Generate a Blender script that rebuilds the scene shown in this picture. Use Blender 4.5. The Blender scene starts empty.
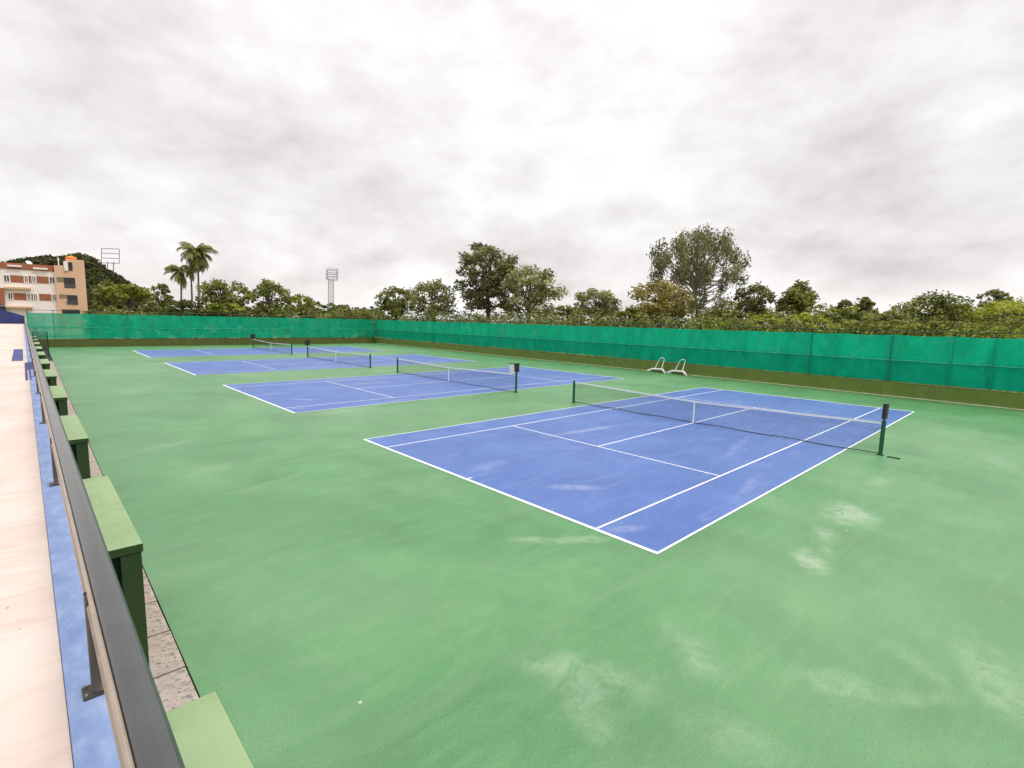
import bpy, math, random
import numpy as np
from mathutils import Vector, Matrix

random.seed(7)
RNG = np.random.default_rng(11)
SC = bpy.context.scene
COL = SC.collection
PI = math.pi

# ------------------------------------------------------------------ camera
CAM = Vector((-7.73713, -4.39050, 4.02606))
YAW, PIT, ROL, FPX = 0.8150065, -0.1240023, 0.0225418, 508.485
fwd = Vector((math.cos(YAW) * math.cos(PIT), math.sin(YAW) * math.cos(PIT), math.sin(PIT)))
_r = Vector((math.sin(YAW), -math.cos(YAW), 0)); _u = _r.cross(fwd)
rgt = _r * math.cos(ROL) + _u * math.sin(ROL)
upv = -_r * math.sin(ROL) + _u * math.cos(ROL)
cd = bpy.data.cameras.new('camera'); cam = bpy.data.objects.new('camera', cd); COL.objects.link(cam)
M = Matrix((rgt, upv, -fwd)).transposed().to_4x4(); M.translation = CAM
cam.matrix_world = M
cd.sensor_width = 36; cd.lens = FPX / 1024 * 36; cd.clip_start = 0.05; cd.clip_end = 6000
SC.camera = cam

def ray(u, v):
    return fwd + rgt * ((u - 512) / FPX) + upv * ((384 - v) / FPX)
def at_y(u, v, y):
    d = ray(u, v); return CAM + d * ((y - CAM.y) / d.y)
def at_d(u, v, D):
    return CAM + ray(u, v) * D

# ------------------------------------------------------------------ mesh helpers
class MB:
    def __init__(s): s.v = []; s.f = []
    def add(s, vs, fs):
        o = len(s.v); s.v += [tuple(p) for p in vs]; s.f += [tuple(i + o for i in f) for f in fs]; return s
    def box(s, a, b):
        x0, y0, z0 = a; x1, y1, z1 = b
        return s.add([(x0,y0,z0),(x1,y0,z0),(x1,y1,z0),(x0,y1,z0),(x0,y0,z1),(x1,y0,z1),(x1,y1,z1),(x0,y1,z1)],
                     [(0,3,2,1),(4,5,6,7),(0,1,5,4),(1,2,6,5),(2,3,7,6),(3,0,4,7)])
    def quad(s, a, b, c, d): return s.add([a, b, c, d], [(0,1,2,3)])
    def tube(s, pts, rad, n=8, caps=True):
        pts = [Vector(p) for p in pts]
        if not hasattr(rad, '__len__'): rad = [rad] * len(pts)
        o = len(s.v); k = len(pts)
        for i, p in enumerate(pts):
            t = (pts[min(i+1, k-1)] - pts[max(i-1, 0)]).normalized()
            ref = Vector((0,0,1)) if abs(t.z) < .9 else Vector((1,0,0))
            a = t.cross(ref).normalized(); b = t.cross(a)
            for j in range(n):
                an = 2*PI*j/n
                s.v.append(tuple(p + (a*math.cos(an) + b*math.sin(an)) * rad[i]))
        for i in range(k-1):
            for j in range(n):
                s.f.append((o+i*n+j, o+i*n+(j+1)%n, o+(i+1)*n+(j+1)%n, o+(i+1)*n+j))
        if caps:
            s.f.append(tuple(o+j for j in range(n))); s.f.append(tuple(o+(k-1)*n+j for j in reversed(range(n))))
        return s
    def prism_y(s, prof, y0, y1):      # prof: list of (x,z), swept along y
        n = len(prof); o = len(s.v)
        for y in (y0, y1):
            for x, z in prof: s.v.append((x, y, z))
        for j in range(n): s.f.append((o+j, o+(j+1)%n, o+n+(j+1)%n, o+n+j))
        s.f.append(tuple(o+j for j in reversed(range(n)))); s.f.append(tuple(o+n+j for j in range(n)))
        return s
    def prism_z(s, prof, z0, z1):
        n = len(prof); o = len(s.v)
        for z in (z0, z1):
            for x, y in prof: s.v.append((x, y, z))
        for j in range(n): s.f.append((o+j, o+(j+1)%n, o+n+(j+1)%n, o+n+j))
        s.f.append(tuple(o+j for j in reversed(range(n)))); s.f.append(tuple(o+n+j for j in range(n)))
        return s
    def build(s, name, mat, parent=None, smooth=False, bevel=0, loc=(0,0,0), rz=0):
        me = bpy.data.meshes.new(name); me.from_pydata(s.v, [], s.f); me.update()
        if mat: me.materials.append(mat)
        ob = bpy.data.objects.new(name, me); COL.objects.link(ob)
        ob.location = loc; ob.rotation_euler = (0, 0, rz)
        if smooth:
            for p in me.polygons: p.use_smooth = True
        if bevel:
            m = ob.modifiers.new('bevel', 'BEVEL'); m.width = bevel; m.segments = 2; m.limit_method = 'ANGLE'; m.angle_limit = .6
        if parent: ob.parent = parent
        return ob

def tag(o, label=None, cat=None, group=None, kind=None):
    if label: o['label'] = label
    if cat: o['category'] = cat
    if group: o['group'] = group
    if kind: o['kind'] = kind
    return o
def empty(name, loc, label, cat, group=None, rz=0):
    o = bpy.data.objects.new(name, None); COL.objects.link(o); o.location = loc; o.rotation_euler = (0,0,rz)
    o.empty_display_size = .2
    return tag(o, label, cat, group)
def struct(o, label=None, cat=None):
    o['kind'] = 'structure'; tag(o, label, cat); return o
def copy_tree(o, parent=None):
    c = o.copy(); COL.objects.link(c); c.parent = parent
    for ch in list(o.children): copy_tree(ch, c)
    return c

# ------------------------------------------------------------------ materials
class NT:
    def __init__(s, name):
        s.m = bpy.data.materials.new(name); s.m.use_nodes = True
        s.t = s.m.node_tree; s.n = s.t.nodes; s.l = s.t.links
        s.b = s.n['Principled BSDF']; s.out = s.n['Material Output']
    def node(s, ty, **k):
        x = s.n.new(ty)
        for a, b in k.items():
            if a.startswith('i_'): x.inputs[a[2:].replace('_', ' ')].default_value = b
            else: setattr(x, a, b)
        return x
    def link(s, a, b): s.l.new(a, b)
    def coord(s, which='Object', scale=(1,1,1), rot=(0,0,0), loc=(0,0,0)):
        tc = s.node('ShaderNodeTexCoord'); mp = s.node('ShaderNodeMapping')
        mp.inputs['Scale'].default_value = scale; mp.inputs['Rotation'].default_value = rot; mp.inputs['Location'].default_value = loc
        s.link(tc.outputs[which], mp.inputs['Vector']); return mp.outputs['Vector']
    def noise(s, vec, scale, detail=4, rough=.55, dist=0):
        x = s.node('ShaderNodeTexNoise'); x.inputs['Scale'].default_value = scale; x.inputs['Detail'].default_value = detail
        x.inputs['Roughness'].default_value = rough; x.inputs['Distortion'].default_value = dist
        if vec is not None: s.link(vec, x.inputs['Vector'])
        return x.outputs['Fac']
    def ramp(s, fac, stops):
        x = s.node('ShaderNodeValToRGB'); e = x.color_ramp.elements
        while len(e) < len(stops): e.new(.5)
        for k, (p, c) in enumerate(stops):
            e[k].position = p; e[k].color = (c[0], c[1], c[2], 1) if hasattr(c, '__len__') else (c, c, c, 1)
        s.link(fac, x.inputs['Fac']); return x.outputs['Color']
    def mix(s, fac, a, b, mode='MIX'):
        x = s.node('ShaderNodeMix'); x.data_type = 'RGBA'; x.blend_type = mode
        for val, idx in ((fac, 0), (a, 6), (b, 7)):
            if hasattr(val, 'is_linked'): s.link(val, x.inputs[idx])
            elif idx == 0: x.inputs[0].default_value = val
            else: x.inputs[idx].default_value = (val[0], val[1], val[2], 1)
        return x.outputs[2]
    def math(s, op, a, b=0, clamp=False):
        x = s.node('ShaderNodeMath'); x.operation = op; x.use_clamp = clamp
        for val, idx in ((a, 0), (b, 1)):
            if hasattr(val, 'is_linked'): s.link(val, x.inputs[idx])
            else: x.inputs[idx].default_value = val
        return x.outputs[0]
    def bump(s, h, strength=.3, dist=.01):
        x = s.node('ShaderNodeBump'); x.inputs['Strength'].default_value = strength; x.inputs['Distance'].default_value = dist
        s.link(h, x.inputs['Height']); s.link(x.outputs['Normal'], s.b.inputs['Normal'])
    def color(s, c):
        if hasattr(c, 'is_linked'): s.link(c, s.b.inputs['Base Color'])
        else: s.b.inputs['Base Color'].default_value = (*c, 1)
        return s
    def set(s, rough=.7, metal=0, spec=.5):
        s.b.inputs['Roughness'].default_value = rough; s.b.inputs['Metallic'].default_value = metal
        s.b.inputs['Specular IOR Level'].default_value = spec; return s

def worn(name, c, var=.15, scale=3, rough=.7, metal=0, spec=.5, bump=0, c2=None):
    t = NT(name); v = t.coord()
    n = t.noise(v, scale, 6, .6)
    d = [x * (1 - var) for x in c]; e = [min(1, x * (1 + var)) for x in (c2 or c)]
    t.color(t.ramp(n, [(.3, d), (.7, e)])).set(rough, metal, spec)
    if bump: t.bump(t.noise(v, scale * 12, 3), bump, .005)
    return t.m

def stains(t, vec, lst):
    tot = None
    for (x, y, rx, ry, rot, st) in lst:
        mp = t.node('ShaderNodeMapping', vector_type='TEXTURE')
        mp.inputs['Location'].default_value = (x, y, 0); mp.inputs['Rotation'].default_value = (0, 0, rot); mp.inputs['Scale'].default_value = (rx, ry, 1000)
        t.link(vec, mp.inputs['Vector'])
        mp.inputs['Scale'].default_value = (rx*1.5, ry*1.5, 1000)
        ln = t.node('ShaderNodeVectorMath', operation='LENGTH'); t.link(mp.outputs[0], ln.inputs[0])
        mr = t.node('ShaderNodeMapRange', interpolation_type='SMOOTHERSTEP')
        mr.inputs['From Min'].default_value = 0.0; mr.inputs['From Max'].default_value = 1
        mr.inputs['To Min'].default_value = st; mr.inputs['To Max'].default_value = 0
        t.link(ln.outputs['Value'], mr.inputs['Value'])
        tot = mr.outputs[0] if tot is None else t.math('ADD', tot, mr.outputs[0])
    return tot

# court paint, green surround
def green_paint():
    t = NT('green_court_paint'); v = t.coord()
    wv = t.node('ShaderNodeTexNoise'); wv.inputs['Scale'].default_value = 1.3; wv.inputs['Detail'].default_value = 3; t.link(v, wv.inputs['Vector'])
    vm = t.node('ShaderNodeVectorMath', operation='MULTIPLY_ADD'); t.link(wv.outputs['Color'], vm.inputs[0]); vm.inputs[1].default_value = (.7, .7, 0); t.link(v, vm.inputs[2])
    vs_ = t.node('ShaderNodeVectorMath', operation='SUBTRACT'); t.link(vm.outputs[0], vs_.inputs[0]); vs_.inputs[1].default_value = (.35, .35, 0)
    dv = vs_.outputs[0]
    base = t.ramp(t.noise(v, .35, 6, .62, .6), [(.26, (.024, .140, .032)), (.5, (.046, .212, .058)), (.76, (.098, .286, .100))])
    streak = t.noise(t.coord(scale=(.5, 2.2, 1), rot=(0, 0, .9)), 1.1, 8, .66, 1.2)
    c = t.mix(t.math('MULTIPLY', t.ramp(streak, [(.46, 0), (.72, 1)]), .34), base, (.165, .325, .145))
    fine = t.noise(v, 9, 8, .7)
    c = t.mix(t.math('MULTIPLY', t.ramp(fine, [(.5, 0), (.8, 1)]), .25), c, (.22, .34, .19))
    dk = t.noise(t.coord(scale=(1, .45, 1), rot=(0,0,.5), loc=(7, 3, 0)), .8, 6, .6, .8)
    c = t.mix(t.math('MULTIPLY', t.ramp(dk, [(.46, 0), (.74, 1)]), .5), c, (.042, .150, .040))
    pale = t.noise(v, .09, 3, .5)
    c = t.mix(t.math('MULTIPLY', t.ramp(pale, [(.42, 0), (.7, 1)]), .3), c, (.22, .35, .19))
    S = [(5.0,-1.75,.78,.55,.3,1.9),(3.3,-1.7,.55,.22,.2,1.0),(1.9,-1.85,.6,.3,.7,1.5),(2.5,-1.9,.4,.15,.7,.6),(-1.05,1.7,.85,.22,-.75,.95),(-.4,1.2,.5,.2,-.75,.7),
         (-3.35,-1.0,.34,.9,.55,.75),(-3.75,-1.45,.5,.24,.9,.7),(-2.0,-1.75,.30,.55,-.4,.8),(-1.35,-3.1,.28,.50,.3,.75),(-.9,-3.75,.5,.16,-.7,.5),
         (0.2,-4.4,.9,.36,.4,.75),(-.2,-3.7,.5,.2,.8,.5),(8.4,-1.6,.7,.28,0,.8),(1.6,16.2,1.3,.4,.2,.5),(-4.6,10.3,.9,.4,.5,.55),(-4.9,13.9,1.1,.25,.3,.5),(-2.6,12.5,1.3,.2,.7,.35),(-4.0,8.2,1.6,.14,.25,.35),(-3,-2.6,.3,.6,.2,.45),
         (-4.1,-2.5,.35,.6,.2,.5),(14,-3.5,1.5,.4,.3,.5)]
    st = stains(t, dv, S)
    blot = t.ramp(t.noise(v, 3.4, 9, .74, .7), [(.36, .08), (.62, 1)])
    fac = t.math('MULTIPLY', st, blot, True)
    c = t.mix(t.math('MULTIPLY', fac, .58), c, (.38, .47, .34))
    cr = t.noise(t.coord(scale=(.25, 1, 1), rot=(0,0,.15)), .23, 2, .5, .4)     # long faint rain-dirt bands
    band = t.math('SUBTRACT', 1, t.math('MULTIPLY', t.math('ABSOLUTE', t.math('SUBTRACT', cr, .5)), 45), True)
    c = t.mix(t.math('MULTIPLY', band, .16), c, (.14, .22, .11))
    gr = t.noise(v, 55, 4, .75)
    c = t.mix(t.math('MULTIPLY', t.ramp(gr, [(.36, 1), (.5, 0)]), .55), c, (.035, .12, .035))
    c = t.mix(t.math('MULTIPLY', t.ramp(gr, [(.52, 0), (.68, 1)]), .45), c, (.18, .32, .17))
    vo = t.node('ShaderNodeTexVoronoi'); vo.inputs['Scale'].default_value = 1.1; t.link(v, vo.inputs['Vector'])
    c = t.mix(t.math('MULTIPLY', t.math('LESS_THAN', vo.outputs['Distance'], .022), .7), c, (.55, .56, .48))
    vo2 = t.node('ShaderNodeTexVoronoi'); vo2.inputs['Scale'].default_value = 1.7; t.link(t.coord(loc=(4.3, 1.9, 0)), vo2.inputs['Vector'])
    c = t.mix(t.math('MULTIPLY', t.math('LESS_THAN', vo2.outputs['Distance'], .022), .7), c, (.07, .06, .03))
    t.color(c).set(.44, 0, .8)
    t.bump(t.noise(v, 120, 3, .7), .2, .003)
    return t.m
def blue_paint():
    t = NT('blue_court_paint'); v = t.coord()
    base = t.ramp(t.noise(v, .45, 6, .6, .5), [(.3, (.026, .086, .305)), (.55, (.042, .116, .365)), (.78, (.078, .165, .425))])
    streak = t.noise(t.coord(scale=(.6, 2.6, 1), rot=(0,0,-.5)), 1.0, 7, .62, 1.4)
    c = t.mix(t.math('MULTIPLY', t.ramp(streak, [(.5, 0), (.74, 1)]), .35), base, (.18, .27, .52))
    fine = t.noise(v, 10, 8, .7)
    c = t.mix(t.math('MULTIPLY', t.ramp(fine, [(.5, 0), (.8, 1)]), .15), c, (.24, .29, .55))
    S = [(1.7,3.3,.75,.24,-.75,1.0),(1.2,6.0,.9,.3,.3,.5),(.55,1.0,.5,.16,-.5,.7),(7.2,7.3,2.2,.22,-.1,.9),(6.8,20.5,2.6,.4,-.2,.9),(4.0,22.0,1.5,.4,.3,.5),(5.2,.5,1.4,.2,.2,.45),(2.8,18.7,1.2,.4,.1,.6),(9,2.5,1.6,.15,.2,.4)]
    fac = t.math('MULTIPLY', stains(t, v, S), t.ramp(t.noise(v, 2.6, 8, .68, 1.2), [(.34, .15), (.6, 1)]), True)
    c = t.mix(t.math('MULTIPLY', fac, .5), c, (.42, .47, .64))
    gr = t.noise(v, 55, 4, .75)
    c = t.mix(t.math('MULTIPLY', t.ramp(gr, [(.36, 1), (.5, 0)]), .55), c, (.045, .08, .27))
    c = t.mix(t.math('MULTIPLY', t.ramp(gr, [(.52, 0), (.68, 1)]), .45), c, (.22, .28, .52))
    vo = t.node('ShaderNodeTexVoronoi'); vo.inputs['Scale'].default_value = 1.1; t.link(v, vo.inputs['Vector'])
    c = t.mix(t.math('MULTIPLY', t.math('LESS_THAN', vo.outputs['Distance'], .022), .7), c, (.55, .56, .48))
    vo2 = t.node('ShaderNodeTexVoronoi'); vo2.inputs['Scale'].default_value = 1.7; t.link(t.coord(loc=(4.3, 1.9, 0)), vo2.inputs['Vector'])
    c = t.mix(t.math('MULTIPLY', t.math('LESS_THAN', vo2.outputs['Distance'], .022), .7), c, (.07, .06, .03))
    t.color(c).set(.46, 0, .7); t.bump(t.noise(v, 120, 3, .7), .1, .003)
    return t.m
def line_paint():
    t = NT('white_line_paint'); v = t.coord()
    t.color(t.ramp(t.noise(v, 7, 8, .7), [(.32, (.46, .50, .58)), (.45, (.74, .76, .78)), (.6, (.82, .83, .84))])).set(.65)
    return t.m
def floor_mat():
    t = NT('pale_pink_floor'); v = t.coord()
    c = t.ramp(t.noise(v, .8, 7, .6, .5), [(.3, (.52, .41, .36)), (.55, (.61, .51, .46)), (.8, (.68, .59, .54))])
    s = t.noise(t.coord(scale=(.6, 2.4, 1), rot=(0,0,.15)), 1.6, 8, .62, 1.6)
    c = t.mix(t.math('MULTIPLY', t.ramp(s, [(.50, 0), (.68, 1)]), .55), c, (.48, .37, .29))
    f = t.noise(v, 30, 6, .7)
    c = t.mix(t.math('MULTIPLY', t.ramp(f, [(.62, 0), (.8, 1)]), .5), c, (.42, .33, .27))
    d2 = t.noise(v, 6, 9, .75)
    c = t.mix(t.math('MULTIPLY', t.ramp(d2, [(.56, 0), (.70, 1)]), .35), c, (.46, .38, .31))
    vo = t.node('ShaderNodeTexVoronoi'); vo.inputs['Scale'].default_value = 5; t.link(v, vo.inputs['Vector'])
    c = t.mix(t.math('MULTIPLY', t.math('LESS_THAN', vo.outputs['Distance'], .035), .7), c, (.14, .10, .07))
    t.color(c).set(.75, 0, .3); t.bump(f, .25, .004)
    return t.m
def curb_mat():
    t = NT('blue_kerb_paint'); v = t.coord()
    c = t.ramp(t.noise(t.coord(scale=(1, .5, 1)), 9, 9, .68, .15), [(.28, (.135, .215, .42)), (.5, (.205, .290, .51)), (.74, (.33, .41, .59))])
    t.color(c).set(.62, 0, .5); t.bump(t.noise(v, 60, 4, .7), .15, .003)
    return t.m
def green_conc(name, lo, hi, dirt=(.10, .11, .05)):
    t = NT(name); v = t.coord()
    c = t.ramp(t.noise(v, 1.2, 7, .62, .4), [(.28, lo), (.75, hi)])
    s = t.noise(t.coord(scale=(1, 1, .35)), 2.2, 8, .68, .8)
    c = t.mix(t.math('MULTIPLY', t.ramp(s, [(.5, 0), (.75, 1)]), .5), c, dirt)
    f = t.noise(v, 38, 5, .7)
    c = t.mix(t.math('MULTIPLY', t.ramp(f, [(.66, 0), (.76, 1)]), .5), c, (.08, .09, .045))
    t.color(c).set(.75, 0, .4); t.bump(f, .2, .004)
    return t.m
def slab_mat():
    t = NT('weathered_concrete_slab'); v = t.coord()
    c = t.ramp(t.noise(v, 3, 8, .7), [(.3, (.30, .24, .20)), (.6, (.46, .40, .34)), (.8, (.56, .51, .45))])
    f = t.noise(v, 13, 9, .78, .2)
    c = t.mix(t.ramp(f, [(.53, 0), (.60, .92)]), c, (.06, .05, .045))
    t.color(c).set(.85, 0, .3); t.bump(f, .5, .006)
    return t.m
def net_mat(name, col, transp, tl=.38):
    t = NT(name); v = t.coord()
    n = t.noise(t.coord(scale=(1, 1, .45)), .9, 6, .62, .8)
    c = t.ramp(n, [(.3, [x*.78 for x in col]), (.7, [min(1, x*1.2) for x in col])])
    di = t.node('ShaderNodeBsdfDiffuse'); tr = t.node('ShaderNodeBsdfTranslucent'); tp = t.node('ShaderNodeBsdfTransparent')
    t.link(c, di.inputs['Color']); t.link(c, tr.inputs['Color'])
    m1 = t.node('ShaderNodeMixShader'); m1.inputs[0].default_value = tl; t.link(di.outputs[0], m1.inputs[1]); t.link(tr.outputs[0], m1.inputs[2])
    fold = t.ramp(t.noise(t.coord(scale=(1, 1, .12)), 2.4, 5, .6), [(.35, transp*1.5), (.7, transp*.5)])
    m2 = t.node('ShaderNodeMixShader'); t.link(fold, m2.inputs[0])
    t.link(m1.outputs[0], m2.inputs[1]); t.link(tp.outputs[0], m2.inputs[2]); t.link(m2.outputs[0], t.out.inputs['Surface'])
    return t.m
def leaf_mat(name, dark, mid, light, hue_var=.0):
    t = NT(name)
    g = t.node('ShaderNodeNewGeometry'); at = t.node('ShaderNodeAttribute', attribute_name='tone')
    f = t.math('ADD', t.math('MULTIPLY', g.outputs['Random Per Island'], .55), t.math('MULTIPLY', at.outputs['Fac'], .45))
    c = t.ramp(f, [(.12, dark), (.5, mid), (.92, light)])
    t.color(c).set(.55, 0, .35)
    tr = t.node('ShaderNodeBsdfTranslucent'); t.link(c, tr.inputs['Color'])
    mx = t.node('ShaderNodeMixShader'); mx.inputs[0].default_value = .38
    t.link(t.b.outputs[0], mx.inputs[1]); t.link(tr.outputs[0], mx.inputs[2]); t.link(mx.outputs[0], t.out.inputs['Surface'])
    return t.m

m_green = green_paint(); m_blue = blue_paint(); m_line = line_paint(); m_floor = floor_mat(); m_curb = curb_mat()
m_navy = worn('navy_colour', (.035, .045, .17), .25, 2, .7)
m_slab = slab_mat()
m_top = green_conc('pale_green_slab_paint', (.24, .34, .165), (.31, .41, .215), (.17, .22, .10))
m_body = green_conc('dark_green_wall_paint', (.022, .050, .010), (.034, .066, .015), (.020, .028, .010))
m_wall = green_conc('olive_green_wall_paint', (.105, .165, .028), (.155, .215, .045), (.10, .09, .03))
m_wallb = green_conc('brownish_green_wall_paint', (.075, .085, .014), (.105, .115, .024), (.07, .06, .02))
m_cream = worn('cream_edge_paint', (.62, .60, .42), .2, 3)
m_netU = net_mat('teal_shade_net', (.006, .50, .285), .07, .5)
m_netL = net_mat('teal_shade_net_double_dim', (.004, .33, .20), .03, .3)  # lower net: overlap and weaker light from behind put into a darker colour
m_netO = net_mat('teal_shade_net_thin', (.008, .43, .25), .15, .45)
m_hem = worn('faded_teal_hem', (.04, .42, .27), .3, 2, .9)
m_poleg = worn('teal_covered_pole', (.004, .26, .16), .3, 6, .9)
m_pole = worn('dark_green_pole', (.012, .05, .032), .3, 6, .5)
m_polel = worn('weathered_green_pole', (.008, .16, .10), .3, 6, .5)
m_black = worn('black_plastic', (.012, .013, .014), .3, 9, .45)
m_blackline = worn('black_net_cord', (.015, .016, .018), .2, 9, .7)
m_netpost = worn('green_post_paint', (.006, .085, .036), .25, 6, .4)
m_white = worn('white_painted_metal', (.74, .74, .70), .08, 5, .45)
m_band = worn('white_net_band', (.80, .79, .78), .05, 5, .8)
m_rail = worn('dark_grey_rail_paint', (.055, .061, .060), .15, 5, .2, .2, .9)
m_trim = worn('beige_rail_floor_tint', (.36, .30, .24), .15, 7, .35, .3, .6)
m_post = worn('dark_bronze_post', (.045, .040, .036), .25, 6, .42, .2, .6)
m_bark = worn('bark', (.085, .065, .045), .35, 2, .9)
m_barkp = worn('pale_bark', (.30, .26, .20), .25, 1.2, .85)
m_palmbark = worn('palm_bark', (.16, .125, .09), .3, 1.5, .9)
m_bwhite = worn('white_render', (.86, .80, .76), .04, .25, .85)
m_bbrown = worn('red_brown_cladding', (.34, .120, .062), .12, .6, .8)
m_bpeach = worn('peach_render', (.70, .46, .31), .07, .25, .85)
m_orange = worn('orange_plastic', (.75, .24, .03), .12, 1.5, .6)
m_glass_shade = worn('dark_glass_and_shade', (.025, .025, .028), .3, .8, .18)  # window panes, and the shade inside openings set as dark colour
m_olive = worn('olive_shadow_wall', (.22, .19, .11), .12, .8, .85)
m_steel = worn('galvanised_steel', (.22, .22, .23), .15, .3, .6, .2)
m_steeld = worn('dark_galvanised_steel', (.13, .13, .14), .15, .3, .6, .2)
m_earth = worn('dry_grass_ground', (.10, .11, .035), .4, .15, .95, c2=(.17, .15, .07))

GREENS = {
 'olive':  ((.045, .058, .010), (.165, .190, .036), (.430, .440, .120)),
 'dark':   ((.030, .042, .009), (.110, .130, .028), (.300, .320, .085)),
 'hill':   ((.018, .022, .006), (.058, .064, .016), (.160, .160, .045)),
 'fresh':  ((.055, .075, .008), (.220, .260, .032), (.480, .500, .090)),
 'bright': ((.120, .150, .010), (.350, .390, .034), (.600, .600, .110)),
 'pale':   ((.058, .064, .018), (.245, .250, .085), (.600, .590, .290)),
 'gold':   ((.070, .072, .012), (.260, .225, .048), (.600, .460, .150)),
 'grey':   ((.060, .066, .020), (.190, .190, .066), (.420, .410, .190)),
}
LEAF = {k: leaf_mat('foliage_' + k, *v) for k, v in GREENS.items()}

# ------------------------------------------------------------------ foliage mesh
def leaf_obj(name, mat, C, A, size, parent, tone, aspect=.5, droop=0.0, rng=RNG):
    """C: leaf centres (n,3); A unused direction bias; one bent quad per leaf."""
    n = len(C)
    d = rng.normal(size=(n, 3)); d[:, 2] = d[:, 2] * .55 - droop
    d /= np.linalg.norm(d, axis=1)[:, None]
    q = rng.normal(size=(n, 3)); w = np.cross(d, q); w /= np.linalg.norm(w, axis=1)[:, None]
    s = size * rng.uniform(.6, 1.35, n)[:, None]
    L = d * s; W = w * s * aspect
    V = np.stack([C - L, C + W * 1.0, C + L, C - W], 1).reshape(-1, 3)
    me = bpy.data.meshes.new(name)
    me.vertices.add(4 * n); me.vertices.foreach_set('co', V.astype(np.float32).ravel())
    me.loops.add(4 * n); me.loops.foreach_set('vertex_index', np.arange(4 * n, dtype=np.int32))
    me.polygons.add(n); me.polygons.foreach_set('loop_start', np.arange(0, 4 * n, 4, dtype=np.int32))
    me.polygons.foreach_set('loop_total', np.full(n, 4, dtype=np.int32))
    at = me.attributes.new('tone', 'FLOAT', 'FACE'); at.data.foreach_set('value', np.clip(tone, 0, 1).astype(np.float32))
    me.update(); me.validate()
    me.materials.append(mat)
    ob = bpy.data.objects.new(name, me); COL.objects.link(ob)
    if parent: ob.parent = parent
    return ob

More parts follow.
